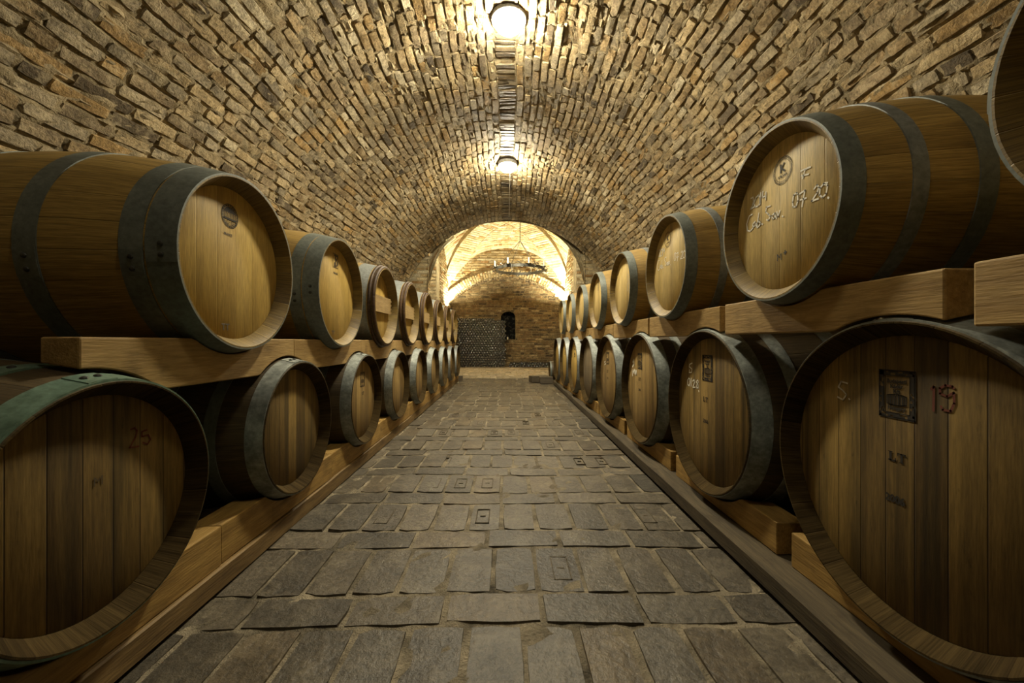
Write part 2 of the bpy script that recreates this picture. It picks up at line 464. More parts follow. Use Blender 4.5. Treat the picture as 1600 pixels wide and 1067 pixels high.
structure(brick_field('ceiling', vault_map, Y0, Y1, rows_l, PAL_VAULT*0.86, W_VAULT, [M['brick'], M['mortar']], relief=0.010, joint=0.007, depth=0.03, mort=-0.0095, jit=0.0036, mnoise=0.008, ms=(0.05, 0.022), corner=0.2, edge=0.005))
structure(brick_field('ceiling', vault_map, Y0, Y1, rows_r, PAL_VAULT*0.86, W_VAULT, [M['brick'], M['mortar']], relief=0.010, joint=0.007, depth=0.03, mort=-0.0095, jit=0.0036, mnoise=0.008, ms=(0.05, 0.022), corner=0.2, edge=0.005))
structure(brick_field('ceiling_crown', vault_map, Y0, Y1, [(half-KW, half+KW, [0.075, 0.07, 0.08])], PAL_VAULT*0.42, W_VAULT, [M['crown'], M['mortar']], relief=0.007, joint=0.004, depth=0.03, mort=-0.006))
def wl_map(u, v, h): return np.stack([-(VR-h-wob(u, 0*v)*(v/VZ)) + 0*v, u, v], 1)
def wr_map(u, v, h): return np.stack([(VR-h-wob(u, half*2+0*v)*(v/VZ)) + 0*v, u, v], 1)
wrows = [(i*0.0769, (i+1)*0.0769, LENS) for i in range(13)]
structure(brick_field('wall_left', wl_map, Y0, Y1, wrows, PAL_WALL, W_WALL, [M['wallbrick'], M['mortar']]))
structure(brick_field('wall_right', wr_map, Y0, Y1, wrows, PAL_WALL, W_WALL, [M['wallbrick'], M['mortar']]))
# end wall behind the camera, the vault's outline
pts = [(-VR-0.05, Y0, 0), (VR+0.05, Y0, 0)] + [((VR+0.05)*math.cos(a), Y0, VZ+(VR+0.05)*math.sin(a)) for a in np.linspace(0, math.pi, 33)]
structure(mesh_obj('wall_front', pts, [list(range(len(pts)))], [M['mortar']]))

# ------------------------------------------------------------------ floor
def floor_map(u, v, h):
    return np.stack([u, v, h - 0.004 + 0.004*np.sin(2.1*u+1.3*v)+0.003*np.sin(5.0*u-3.7*v)], 1)
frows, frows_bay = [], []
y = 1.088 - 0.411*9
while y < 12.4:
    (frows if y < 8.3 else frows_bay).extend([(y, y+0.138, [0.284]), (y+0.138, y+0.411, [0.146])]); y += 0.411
fl = structure(brick_field('floor', floor_map, -2.45, 2.45, frows, PAL_FLOOR*0.80, W_FLOOR, [M['paver'], M['joint']], relief=0.0036, joint=0.005, edge=0.004, depth=0.02, mort=-0.0042, jit=0.0026, corner=0.16, mnoise=0.0022, ms=(0.05, 0.05)))

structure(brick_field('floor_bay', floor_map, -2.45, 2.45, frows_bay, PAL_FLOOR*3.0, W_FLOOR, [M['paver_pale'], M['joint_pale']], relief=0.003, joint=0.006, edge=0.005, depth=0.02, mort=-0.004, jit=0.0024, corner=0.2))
bm = bmesh.new()
stamp_rng = random.Random(11)
for (va, vb, lens) in frows:
    if vb-va < 0.2 or va > 4.5 or va < 1.1: continue
    for i in range(-5, 6):
        if stamp_rng.random() > 0.30: continue
        cx_ = 0.04+i*0.146; cy_ = (va+vb)/2; w_, h_ = 0.030, 0.070; t_ = 0.004; z0_ = -0.012;  z1_ = -0.0018+0.003*math.sin(2.1*cx_+1.3*cy_)
        if abs(cx_) > 0.74: continue
        for (a0, a1, b0, b1) in ((-w_, w_, h_-t_, h_), (-w_, w_, -h_, -h_+t_), (-w_, -w_+t_, -h_, h_), (w_-t_, w_, -h_, h_)):
            add_box(bm, cx_+a0, cx_+a1, cy_+b0, cy_+b1, z0_, z1_)
        add_box(bm, cx_-0.012, cx_+0.012, cy_-0.004, cy_+0.001, z0_, z1_)
structure(bm_obj('trim_paver_stamps', bm, M['paver_mark'], None, False))

# ------------------------------------------------------------------ the vaulted bay beyond the tunnel
BX, BY, BC = 1.75, 1.55, 10.4
def sail_z(x, y):
    m2 = 0.5*(np.abs(x/BX)**2.1 + np.abs((y-BC)/BY)**2.1)
    return 2.0 + 2.15*np.sqrt(np.maximum(1-m2, 0.0))
def sail_map(u, v, h): return np.stack([u, v, sail_z(u, v)-h], 1)
srows = []
v = BC-BY-0.05
while v < BC+BY:
    zs = abs(float(sail_z(0.0, v+0.02)-sail_z(0.0, v))/0.02)
    dv = 0.078/math.sqrt(1+zs*zs); srows.append((v, v+dv, [0.26, 0.14, 0.27])); v += dv
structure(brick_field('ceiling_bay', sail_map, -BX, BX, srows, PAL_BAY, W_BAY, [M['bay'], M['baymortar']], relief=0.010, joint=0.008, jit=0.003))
BW = BC+BY-0.05               # plane of the arched back wall
AZ, AR = 0.33, 2.40           # its arch: centre height, radius
def arch_z(x): return AZ + np.sqrt(np.maximum(AR*AR - x*x, 0.01))
def backfront_map(u, v, h): return np.stack([u, BW-h, v], 1)
zrows = [(1.9+i*0.077, 1.9+(i+1)*0.077, [0.26, 0.14, 0.27]) for i in range(25)]
def keep_up(cu, cv, ua, ub, va, vb): return (va > np.minimum(arch_z(ua), arch_z(ub)) - 0.02) & (va > arch_z(cu)-0.01) & (vb < sail_z(cu, BW)+0.15)
def keep_up_m(cu, cv): return (cv > arch_z(cu)-0.02) & (cv < sail_z(cu, BW)+0.2)
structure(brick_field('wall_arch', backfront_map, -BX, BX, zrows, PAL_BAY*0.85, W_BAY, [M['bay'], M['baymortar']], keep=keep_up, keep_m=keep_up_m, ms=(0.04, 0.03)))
# arch ring of voussoirs, standing a little proud of the wall, and the soffit behind it
def ring_map(u, v, h):
    th = v/AR
    r = AR - 0.02 + u
    return np.stack([-r*np.cos(th), BW-0.05-h, AZ + r*np.sin(th)], 1)
t0 = math.acos(BX/AR)
vr = [(v_, v_+0.075, [0.26]) for v_ in np.arange(AR*t0, AR*(math.pi-t0)-0.05, 0.075)]
structure(brick_field('trim_arch', ring_map, 0.0, 0.25, vr, PAL_BAY, W_BAY, [M['bay'], M['baymortar']], relief=0.006, even=True))
def soffit_map(u, v, h):
    th = v/AR
    r = AR - 0.02 - h
    return np.stack([-r*np.cos(th), u, AZ + r*np.sin(th)], 1)
structure(brick_field('trim_soffit', soffit_map, BW-0.06, BW+0.62, [(a, b, [0.26, 0.14]) for a, b, _ in vr], PAL_WALL, W_WALL, [M['wallbrick'], M['mortar']]))
def ringout_map(u, v, h):
    th = v/AR
    r = AR + 0.22 + h
    return np.stack([-r*np.cos(th), u, AZ + r*np.sin(th)], 1)
structure(brick_field('trim_arch_top', ringout_map, BW-0.055, BW+0.02, [(a, b, [0.26]) for a, b, _ in vr], PAL_BAY, W_BAY, [M['bay'], M['baymortar']], relief=0.003))
RW = BW+0.52                  # recessed end wall
NX, NR, NZ0, NZS = 0.045, 0.235, 0.84, 1.50   # niche
def in_niche(x, z): return (np.abs(x-NX) < NR) & (z > NZ0) & ((z < NZS) | ((x-NX)**2 + (z-NZS)**2 < NR*NR))
def rw_map(u, v, h): return np.stack([u, RW-h, v], 1)
def niche_clip(ua, ub, va, vb):
    vm = (va+vb)/2
    w = np.where(vm < NZS, NR, np.sqrt(np.maximum(NR*NR-(vm-NZS)**2, 0.0)))
    hit = (vm > NZ0) & (vm < NZS+NR) & (ub > NX-w) & (ua < NX+w)
    left = (ua+ub)/2 < NX
    return np.where(hit & ~left, np.maximum(ua, NX+w), ua), np.where(hit & left, np.minimum(ub, NX-w), ub)
rrows = [(i*0.074, (i+1)*0.074, [0.25, 0.13, 0.26]) for i in range(38)]
structure(brick_field('wall_back', rw_map, -BX-0.3, BX+0.3, rrows, PAL_WALL, W_WALL, [M['wallbrick'], M['wallmortar']], relief=0.014,
          clip=niche_clip, keep_m=lambda cu, cv: ~in_niche(cu, cv), ms=(0.03, 0.03)))
bm = bmesh.new()
prof = [(NX-NR-0.02, NZ0-0.02), (NX+NR+0.02, NZ0-0.02)] + [(NX+(NR+0.02)*math.cos(a), NZS+(NR+0.02)*math.sin(a)) for a in np.linspace(0, math.pi, 15)]
f_ = [bm.verts.new((x, RW+0.01, z)) for x, z in prof]; b_ = [bm.verts.new((x, RW+0.35, z)) for x, z in prof]
bm.faces.new(b_)
for i in range(len(prof)): bm.faces.new((f_[i], f_[(i+1) % len(prof)], b_[(i+1) % len(prof)], b_[i]))
structure(bm_obj('trim_niche', bm, M['wallbrick'], smooth=False))
# side walls of the bay and the two piers that narrow it
def sl_map(u, v, h): return np.stack([-BX+h, u, v], 1)
def sr_map(u, v, h): return np.stack([BX-h, u, v], 1)
sidr = [(i*0.077, (i+1)*0.077, [0.26, 0.14, 0.27]) for i in range(48)]
structure(brick_field('wall_bay_left', sl_map, 8.9, RW+0.1, sidr, PAL_BAY, W_BAY, [M['bay'], M['baymortar']], keep=lambda cu, cv, ua, ub, va, vb: (vb < sail_z(BX, cu)+0.1), keep_m=lambda cu, cv: cv < sail_z(BX, cu)+0.1))
structure(brick_field('wall_bay_right', sr_map, 8.9, RW+0.1, sidr, PAL_BAY, W_BAY, [M['bay'], M['baymortar']], keep=lambda cu, cv, ua, ub, va, vb: (vb < sail_z(BX, cu)+0.1), keep_m=lambda cu, cv: cv < sail_z(BX, cu)+0.1))
def pier_map(sgn, y):
    def f(u, v, h): return np.stack([sgn*u, y-h, v], 1)
    return f
for sgn, nm in ((-1, 'left'), (1, 'right')):
    structure(brick_field('wall_pier_'+nm, pier_map(sgn, 8.95), 1.58, 2.6, [(i*0.077, (i+1)*0.077, [0.26, 0.14, 0.27]) for i in range(36)], PAL_BAY, W_BAY, [M['bay'], M['baymortar']], relief=0.006))
    bm = bmesh.new(); add_box(bm, min(sgn*1.585, sgn*1.9), max(sgn*1.585, sgn*1.9), 8.97, 9.35, 0, 2.77)
    structure(bm_obj('trim_pier_'+nm, bm, M['baymortar'], smooth=False))
# spandrel that closes the bay above the tunnel's mouth
xs = np.linspace(-2.6, 2.6, 53)
vs, fs = [], []
for i, x in enumerate(xs):
    lo = VZ + math.sqrt(max(VR**2 - x*x, 0)) if abs(x) < VR else 0.0
    vs += [(x, Y1+0.03, lo), (x, Y1+0.03, 4.4)]
    if i: fs.append((2*i-2, 2*i, 2*i+1, 2*i-1))
structure(mesh_obj('wall_spandrel', vs, fs, [M['mortar']]))
# diagonal ribs
def rib(sgn, ydir, nm):
    cx, cy, w = sgn*1.60, BC+ydir*(BY-0.05), 0.31
    d = Vector((-cx, BC-cy, 0)).normalized(); s = Vector((-d.y, d.x, 0))
    Lh = math.hypot(cx, cy-BC)
    def f(u, v, h):
        t = v/Lh
        x = cx*(1-t) + s.x*u; y = cy + (BC-cy)*t + s.y*u
        z = sail_z(cx*(1-t), cy+(BC-cy)*t) - 0.13 - h
        return np.stack([x, y, z], 1)
    rows, v = [], 0.0
    while v < Lh:
        t = v/Lh
        z1 = float(sail_z(cx*(1-t), cy+(BC-cy)*t)); t2 = min(1, t+0.01); z2 = float(sail_z(cx*(1-t2), cy+(BC-cy)*t2))
        sl = abs(z2-z1)/(0.01*Lh); dv = max(0.078/math.sqrt(1+sl*sl), 0.012)
        rows.append((v, min(v+dv, Lh), [0.62, 0.31])); v += dv
    structure(brick_field('trim_rib_'+nm, f, -w, w, rows, PAL_BAY, W_BAY, [M['bay'], M['baymortar']], relief=0.006))
    vs, fs = [], []
    for i in range(25):
        v = Lh*(i/24)**1.6; t = v/Lh
        for sd in (-1, 1):
            x = cx*(1-t)+s.x*w*sd; y = cy+(BC-cy)*t+s.y*w*sd; z = float(sail_z(cx*(1-t), cy+(BC-cy)*t))
            vs += [(x, y, z-0.135), (x, y, z+0.25)]
        if i:
            k = 4*i
            fs += [(k-4, k, k+1, k-3), (k-2, k+2, k+3, k-1)]
    structure(mesh_obj('trim_rib_side_'+nm, vs, fs, [M['baymortar']]))
rib(-1, 1, 'left'); rib(1, 1, 'right')

# ------------------------------------------------------------------ ceiling lamps
def lamp(x, y, label, glass='lamp_glass'):
    z = VZ+VR-0.02
    root = tag(empty('ceiling_lamp', (x, y, z)), label, 'lamp', 'round lamps on the vault crown')
    bm = bmesh.new()
    add_lathe(bm, [(0.02, 0.0), (0.02, 0.137), (-0.026, 0.137), (-0.030, 0.133), (-0.030, 0.118), (-0.022, 0.116), (-0.022, 0.0)], 'z', 40)
    bm_obj('lamp_ring', bm, M['lamp_ring'], root)
    bm = bmesh.new()
    add_lathe(bm, [(-0.023, 0.0), (-0.023, 0.114)] + [(-0.030-0.090*math.sin(a), 0.116*math.cos(a)) for a in np.linspace(0, math.pi/2, 9)][:-1] + [(-0.120, 0.0)], 'z', 32)
    bm_obj('lamp_glass', bm, M[glass], root)
    return root
lamp(0.02, 0.52, 'round lamp on the vault crown straight above the camera, outside the picture', 'lamp_glass_near')
lamp(0.017, 3.13, 'round grey-ringed lamp glowing white on the vault crown, nearer of the two')
lamp(0.012, 5.72, 'glowing round lamp on the vault crown, farther one above the end arch')
bm = bmesh.new()
add_tube(bm, [(0.05, yy, VZ+VR-0.035-0.006*math.sin(yy*5)) for yy in np.linspace(5.72, 8.1, 14)], 0.006, 6)
tag(bm_obj('lamp_cable', bm, M['cable']), 'thin pale cable running from the farther lamp along the crown', 'cable')

# uplights in the far corners of the bay
def uplight(sgn, label, glass):
    x, y, z = sgn*1.66, 11.55, 1.62
    root = tag(empty('wall_uplight', (x, y, z)), label, 'lamp', 'corner uplights of the far bay')
    bm = bmesh.new()
    add_lathe(bm, [(0, 0), (0, 0.03), (0.09, 0.085), (0.12, 0.092), (0.12, 0.087), (0.09, 0.080), (0.035, 0.03), (0.035, 0.0)], 'z', 24)
    add_box(bm, min(0, sgn*0.10), max(0, sgn*0.10), -0.03, 0.03, 0.02, 0.06)
    bm_obj('bowl', bm, M['iron'], root)
    bm = bmesh.new()
    add_lathe(bm, [(0.055, 0), (0.055, 0.035), (0.075, 0.045), (0.088, 0.036), (0.095, 0.0)], 'z', 20)
    bm_obj('bulb', bm, M[glass], root)
uplight(-1, 'bright uplight in the left corner of the far bay, behind the left barrels', 'uplight_glass')
uplight(1, 'bright uplight in the right corner of the far bay, behind the right barrels', 'uplight_glass_strong')

# unseen lamp added over the tunnel mouth to brighten the far bay
root = tag(empty('added_bay_lamp', (-0.45, Y1+0.05, 3.62)), 'unseen round fill lamp added over the tunnel mouth, on the far bay side', 'lamp')
bm = bmesh.new(); add_lathe(bm, [(0, 0), (0, 0.12), (0.03, 0.12), (0.035, 0.10), (0.02, 0.095), (0.02, 0)], 'y', 28)
bm_obj('lamp_ring', bm, M['lamp_ring'], root)
bm = bmesh.new(); add_lathe(bm, [(0.021, 0), (0.021, 0.09)] + [(0.03+0.07*math.sin(a), 0.09*math.cos(a)) for a in np.linspace(0, math.pi/2, 8)][:-1] + [(0.10, 0)], 'y', 24)
bm_obj('lamp_glass', bm, M['added_bay_glass'], root)

# ------------------------------------------------------------------ chandelier
CH = (0.335, 9.9, CAM_H+1.80)
root = tag(empty('chandelier', CH), 'wrought iron ring chandelier with white candle sleeves under the far vault', 'chandelier')
CRR = 0.60
bm = bmesh.new()
add_lathe(bm, [(-0.035, CRR), (-0.035, CRR+0.014), (0.035, CRR+0.014), (0.035, CRR)], 'z', 48, True)
bm_obj('ring', bm, M['iron'], root)
for k in range(16):
    bm = bmesh.new()
    a = k*math.pi/8
    p = lambda r, z, da=0.0: (r*math.cos(a+da), r*math.sin(a+da), z)
    add_tube(bm, [p(CRR+0.01, -0.03), p(CRR+0.07, -0.06, 0.08), p(CRR+0.10, 0.0, 0.12), p(CRR+0.05, 0.02, 0.10)], 0.011, 6)
    add_tube(bm, [p(CRR+0.01, 0.03), p(CRR+0.03, 0.08, -0.08), p(CRR-0.01, 0.09, -0.13)], 0.010, 6)
    bm_obj('scroll', bm, M['iron'], root)
for k in range(8):
    a = k*math.pi/4+0.3
    x, y = (CRR+0.05)*math.cos(a), (CRR+0.05)*math.sin(a)
    bm = bmesh.new(); add_lathe(bm, [(0.03, 0), (0.03, 0.022), (0.17, 0.022), (0.18, 0.010), (0.18, 0)], 'z', 12, False, (x, y, 0))
    cnd = bm_obj('candle_sleeve', bm, M['candle'], root)
    bm = bmesh.new(); add_lathe(bm, [(0.0, 0), (0.0, 0.02), (0.03, 0.055), (0.035, 0.055), (0.032, 0.0)], 'z', 14, False, (x, y, 0))
    bm_obj('cup', bm, M['iron'], cnd)
for k in range(4):
    a = k*math.pi/2+0.5
    bm = bmesh.new(); add_tube(bm, [(CRR*math.cos(a), CRR*math.sin(a), 0.03), (0, 0, 0.72)], 0.006, 6)
    bm_obj('suspension_rod', bm, M['iron'], root)
bm = bmesh.new(); add_tube(bm, [(0, 0, 0.70), (0, 0, float(sail_z(CH[0], CH[1]))-CH[2]-0.0)], 0.009, 6)
bm_obj('chain', bm, M['iron'], root)

# ------------------------------------------------------------------ barrels
def bar_r(x, L, r, R):
    t = (x - L/2)/(L/2)
    return R - (R-r)*abs(t)**2.0

class Style: pass
def style(**k):
    s = Style(); s.__dict__.update(k); return s
ST = {
 'UL':  style(L=0.95, r=0.285, R=0.346, hoops=[(0.0,0.070,'hoop_dark'),(0.076,0.128,'hoop_dark'),(0.31,0.365,'hoop_dark')], stave='stave_new', head='head_new', bar=False, chime='chime', rec=0.045),
 'ULB': style(L=0.95, r=0.280, R=0.344, hoops=[(0.002,0.024,'hoop_wood'),(0.028,0.050,'hoop_wood'),(0.058,0.15,'hoop_grey'),(0.31,0.365,'hoop_dark')], stave='stave_new', head='head_new', bar=True, chime='chime', rec=0.065),
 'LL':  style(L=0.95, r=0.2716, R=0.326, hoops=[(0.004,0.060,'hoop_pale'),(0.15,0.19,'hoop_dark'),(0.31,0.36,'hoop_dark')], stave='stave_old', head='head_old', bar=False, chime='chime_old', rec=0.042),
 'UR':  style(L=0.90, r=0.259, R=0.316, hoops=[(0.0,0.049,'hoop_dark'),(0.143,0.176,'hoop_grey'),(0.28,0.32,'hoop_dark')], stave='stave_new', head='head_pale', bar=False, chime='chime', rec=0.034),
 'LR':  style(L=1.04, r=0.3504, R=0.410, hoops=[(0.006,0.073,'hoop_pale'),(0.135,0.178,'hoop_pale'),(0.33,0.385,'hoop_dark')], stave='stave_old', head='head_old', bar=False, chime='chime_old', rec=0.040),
 'XS':  style(L=0.6, r=0.17, R=0.205, hoops=[(0.002,0.035,'hoop_dark'),(0.12,0.15,'hoop_dark')], stave='stave_old', head='head_mid', bar=False, chime='chime_old', rec=0.03),
}
RV_ANG = {'UL': 183, 'ULB': 183, 'LL': 95, 'UR': 176, 'LR': 88, 'XS': 90}

def make_barrel(key):
    s = ST[key]
    L, r, R, rec = s.L, s.r, s.R, s.rec
    root = empty('wine_barrel', (0, 0, 0))
    X = lambda x: L/2 - x              # distance behind the front rim -> local x
    def place(o): o.location = (0, 0, R); return o
    bm = bmesh.new()
    n = 24
    th = 0.009
    prof = [(X(rec+0.02), r-0.034), (X(rec), r-0.033), (X(0.004), r-th), (X(0.0), r-th+0.003)]
    prof += [(X(L*i/n), bar_r(L*i/n, L, r, R) - (0.002 if i in (0, n) else 0)) for i in range(n+1)]
    prof += [(X(L), r-th), (X(L-rec), r-0.033), (X(L-rec-0.02), r-0.034)]
    add_lathe(bm, prof, 'x', 72)
    st_o = place(bm_obj('staves', bm, [M[s.stave], M[s.chime]], root))
    for f in st_o.data.polygons:
        c = f.center
        if abs(c.x) > L/2-rec-0.03 and math.hypot(c.y, c.z) < r-0.004: f.material_index = 1
    bm = bmesh.new()
    rh = r-0.032
    add_lathe(bm, [(X(rec+0.022), 0), (X(rec+0.022), rh), (X(rec+0.003), rh), (X(rec), rh-0.004), (X(rec), 0)], 'x', 72)
    place(bm_obj('head', bm, M[s.head], root))
    bm = bmesh.new()
    add_lathe(bm, [(X(L-rec), 0), (X(L-rec), rh), (X(L-rec-0.02), rh), (X(L-rec-0.02), 0)], 'x', 48)
    place(bm_obj('back_head', bm, M[s.head], root))
    for front in (True, False):
        for (a, b, mk) in s.hoops:
            if not front and mk == 'hoop_wood': continue
            a2, b2 = (a, b) if front else (L-b, L-a)
            bm = bmesh.new()
            k = 5
            if mk == 'hoop_wood':
                mid = (a2+b2)/2; hw = (b2-a2)/2
                rr = bar_r(mid, L, r, R)
                prof = [(X(mid+hw*math.cos(t)), rr + 0.004 + 0.010*math.sin(t)) for t in np.linspace(0, math.pi, 7)] + [(X(mid-hw), rr-0.004), (X(mid+hw), rr-0.004)]
                add_lathe(bm, prof, 'x', 72, True)
                place(bm_obj('hoop', bm, M[mk], root)); continue
            xs = [a2+(b2-a2)*i/k for i in range(k+1)]
            prof = [(X(x), bar_r(x, L, r, R)+0.0028) for x in xs] + [(X(x), bar_r(x, L, r, R)-0.002) for x in reversed(xs)]
            add_lathe(bm, prof, 'x', 72, True)
            hp = place(bm_obj('hoop', bm, M[mk], root))
            if front:
                # riveted lap: a second thickness of strip and two rivets
                ang0 = math.radians(RV_ANG[key] + (7 if a > 0.05 else 0))
                bm = bmesh.new()
                grid = []
                for i in range(9):
                    t = ang0 + (i-4)*0.028
                    row = []
                    for x, o_ in ((a2+0.001, 0.0020), (a2+0.001, 0.0046), (b2-0.001, 0.0046), (b2-0.001, 0.0020)):
                        q = bar_r(x, L, r, R)+o_
                        row.append(bm.verts.new((X(x), q*math.cos(t), q*math.sin(t))))
                    grid.append(row)
                for g0, g1 in zip(grid, grid[1:]):
                    for i in range(3): bm.faces.new((g0[i], g1[i], g1[i+1], g0[i+1]))
                bm.faces.new(grid[0]); bm.faces.new(grid[-1])
                bm_obj('lap', bm, M[mk], hp, False)
                for dt in (-0.05, 0.05):
                    x = (a2+b2)/2; q = bar_r(x, L, r, R)+0.004
                    t = ang0+dt
                    nrm = Vector((0, math.cos(t), math.sin(t))); tg = Vector((0, -math.sin(t), math.cos(t))); ax = Vector((1, 0, 0))
                    c = Vector((X(x), 0, 0)) + nrm*q
                    bm = bmesh.new(); rings = []
                    for rr, hh in ((0.0075, 0.0), (0.0065, 0.003), (0.003, 0.005)):
                        rings.append([bm.verts.new(c + nrm*hh + (tg*math.cos(w)+ax*math.sin(w))*rr) for w in np.linspace(0, 2*math.pi, 9)[:-1]])
                    for g0, g1 in zip(rings, rings[1:]):
                        for i in range(8): bm.faces.new((g0[i], g0[(i+1)%8], g1[(i+1)%8], g1[i]))
                    bm.faces.new(rings[-1])
                    bm_obj('rivet', bm, M['rivet'], hp)
    if s.bar:
        w = math.sqrt((r-0.036)**2-0.07**2)
        bm = bmesh.new(); add_box(bm, X(rec)+0.001, X(rec-0.028), -w, w-0.03, -0.045, 0.075)
        br = place(bm_obj('head_bar', bm, M['bar'], root, False))
        for k in range(4):
            z0 = -0.04 + k*0.030
            bm = bmesh.new(); add_box(bm, X(rec)+0.001, X(rec-0.026), w-0.0305, w-0.004, z0, z0+0.013)
            bm_obj('bar_tenon', bm, M['bar'], br, False)
    root['R'] = R; root['ms'] = {'UR': 0.925, 'LR': 1.043}.get(key, 1.0); root['Xhead'] = L/2-rec
    return root

def recolor(root, part, mk, only=None):
    i = 0
    for ch in root.children:
        if ch.name.split('.')[0] == part:
            if only is None or i in only:
                ch.material_slots[0].link = 'OBJECT'; ch.material_slots[0].material = M[mk]
                for g in ch.children:
                    if g.name.startswith('lap'): g.material_slots[0].link = 'OBJECT'; g.material_slots[0].material = M[mk]
            i += 1

PROTO = {}
USED = set()
def barrel(key, side, X, Y, zc, label, group, roll=0.0):
    if key not in PROTO: PROTO[key] = make_barrel(key)
    if key in USED: o = copy_tree(PROTO[key])
    else: o = PROTO[key]; USED.add(key)
    s = ST[key]
    o.location = (X - s.L/2 if side < 0 else X + s.L/2, Y, CAM_H + zc - s.R)
    o.rotation_euler = (0, 0, 0 if side < 0 else math.pi)
    tag(o, label, 'barrel', group)
    return o

A, G = -0.8788, YAW
BL = {}
ul_lab = [
 'large golden oak barrel with round striped stamp, nearest in the left top row',
 'golden oak barrel with twin dark hoops, second in the left top row',
 'barrel with a wooden bar across its head, third in the left top row',
 'barrel with a wooden bar across its head, fourth in the left top row',
 'barrel with a wooden bar across its head, fifth in the left top row',
 'barrel with a wooden bar across its head, sixth in the left top row',
 'barrel with a wooden bar across its head, seventh in the left top row',
 'barrel with a wooden bar across its head, farthest in the left top row']
UL, LL, UR, LR = [], [], [], []
for k in range(8):
    D = 1.347 + 0.8043*k
    X = -0.8788 + (-0.0169+G)*D
    UL.append((barrel('UL' if k < 2 else 'ULB', -1, X, D + G*0.87, 0.261, ul_lab[k], 'barrels of the left top row'), X, D+G*0.87, 0.261))
ll_lab = [
 'dark barrel with green-tinted hoop and red 25, nearest in the left bottom row',
 'weathered barrel with a pale corroded hoop, second in the left bottom row',
 'weathered barrel with a pale hoop, third in the left bottom row',
 'weathered barrel with a pale hoop, fourth in the left bottom row',
 'weathered barrel with a pale hoop, fifth in the left bottom row',
 'weathered barrel with a pale hoop, sixth in the left bottom row',
 'barrel with a pale hoop, seventh in the left bottom row',
 'barrel with a grey hoop, eighth in the left bottom row',
 'barrel at the far end of the left bottom row, beside the stacked bottles']
for k in range(9):
    D = 0.8738 + 0.8047*k
    X = -0.8562 + (-0.0181+G)*D
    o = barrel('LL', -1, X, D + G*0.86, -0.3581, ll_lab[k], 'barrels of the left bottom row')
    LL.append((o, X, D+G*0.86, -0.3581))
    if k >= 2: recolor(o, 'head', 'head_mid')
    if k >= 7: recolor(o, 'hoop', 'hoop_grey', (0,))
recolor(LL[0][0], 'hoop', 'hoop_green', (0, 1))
ur_lab = [
 'barrel cut by the right edge of the picture, nearest in the right top row',
 'golden oak barrel with white chalk writing and K seal, second in right top row',
 'golden oak barrel with fainter chalk writing and K seal, third in right top row',
 'golden oak barrel with pale streaks on its head, fourth in right top row',
 'golden oak barrel, fifth in the right top row',
 'golden oak barrel, sixth in the right top row',
 'golden oak barrel, seventh in the right top row, next to the farthest',
 'golden oak barrel at the far end of the right top row']
for k in range(-1, 7):
    D = 1.2123 + 0.85*k if k >= 0 else 0.393
    X = 0.7915 + (-0.0012+G)*D
    UR.append((barrel('UR', 1, X, D - G*0.80, 0.3875, ur_lab[k+1], 'barrels of the right top row'), X, D-G*0.80, 0.3875))
lr_lab = [
 'huge dark barrel with framed stamp and red 19, nearest in right bottom row',
 'worn barrel with framed stamp and chalk 01.28, second in right bottom row',
 'worn barrel with small framed stamp and chalk smears, third in right bottom row',
 'worn barrel with a dented pale hoop, fourth in the right bottom row',
 'barrel with a grey-brown head, fifth in the right bottom row',
 'barrel with a yellowish head, sixth in the right bottom row',
 'barrel with a yellowish head, seventh in the right bottom row',
 'barrel with a yellowish head, last full-sized one in the right bottom row']
for k in range(8):
    D = 0.8888 + 0.85*k
    X = 0.8538 + (-0.0142+G)*D
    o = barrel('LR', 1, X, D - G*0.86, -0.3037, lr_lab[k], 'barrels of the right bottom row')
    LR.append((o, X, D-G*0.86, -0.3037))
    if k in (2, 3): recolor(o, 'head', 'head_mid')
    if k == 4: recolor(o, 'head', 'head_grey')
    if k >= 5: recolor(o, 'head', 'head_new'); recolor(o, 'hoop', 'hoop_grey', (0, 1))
barrel('XS', 1, 0.86, 7.95, 0.205-CAM_H, 'small cask lying on the floor behind the far end of the right rack', 'small casks')

# ------------------------------------------------------------------ writing on the heads
def ribbon(bm, pts, w, x):
    for (a, b), (c, d) in zip(pts, pts[1:]):
        l = math.hypot(c-a, d-b) or 1e-6
        nx, ny = -(d-b)/l*w/2, (c-a)/l*w/2
        ex, ey = (c-a)/l*w*0.35, (d-b)/l*w*0.35
        q = [(a-ex+nx, b-ey+ny), (a-ex-nx, b-ey-ny), (c+ex-nx, d+ey-ny), (c+ex+nx, d+ey+ny)]
        bm.faces.new([bm.verts.new((x, u, v)) for u, v in q])
def text_into(bm, s, size, u, v, x, bold=0.0, sx=1.0):
    cu = bpy.data.curves.new('lettering', 'FONT'); cu.body = s; cu.size = size; cu.align_x = 'CENTER'; cu.align_y = 'CENTER'; cu.offset = bold
    cu.resolution_u = 3
    o = bpy.data.objects.new('lettering', cu); COL.objects.link(o)
    dg = bpy.context.evaluated_depsgraph_get()
    me = bpy.data.meshes.new_from_object(o.evaluated_get(dg))
    off = len(bm.verts)
    vs = [bm.verts.new((x, u + p.co.x*sx, v + p.co.y)) for p in me.vertices]
    for f in me.polygons:
        try: bm.faces.new([vs[i] for i in f.vertices])
        except ValueError: pass
    bpy.data.objects.remove(o); bpy.data.curves.remove(cu); bpy.data.meshes.remove(me)
def circle(r, n=40, u=0, v=0, a0=0): return [(u+r*math.cos(a0+2*math.pi*i/n), v+r*math.sin(a0+2*math.pi*i/n)) for i in range(n+1)]
def quad(bm, x, u0, u1, v0, v1): bm.faces.new([bm.verts.new((x, u, v)) for u, v in ((u0,v0),(u1,v0),(u1,v1),(u0,v1))])
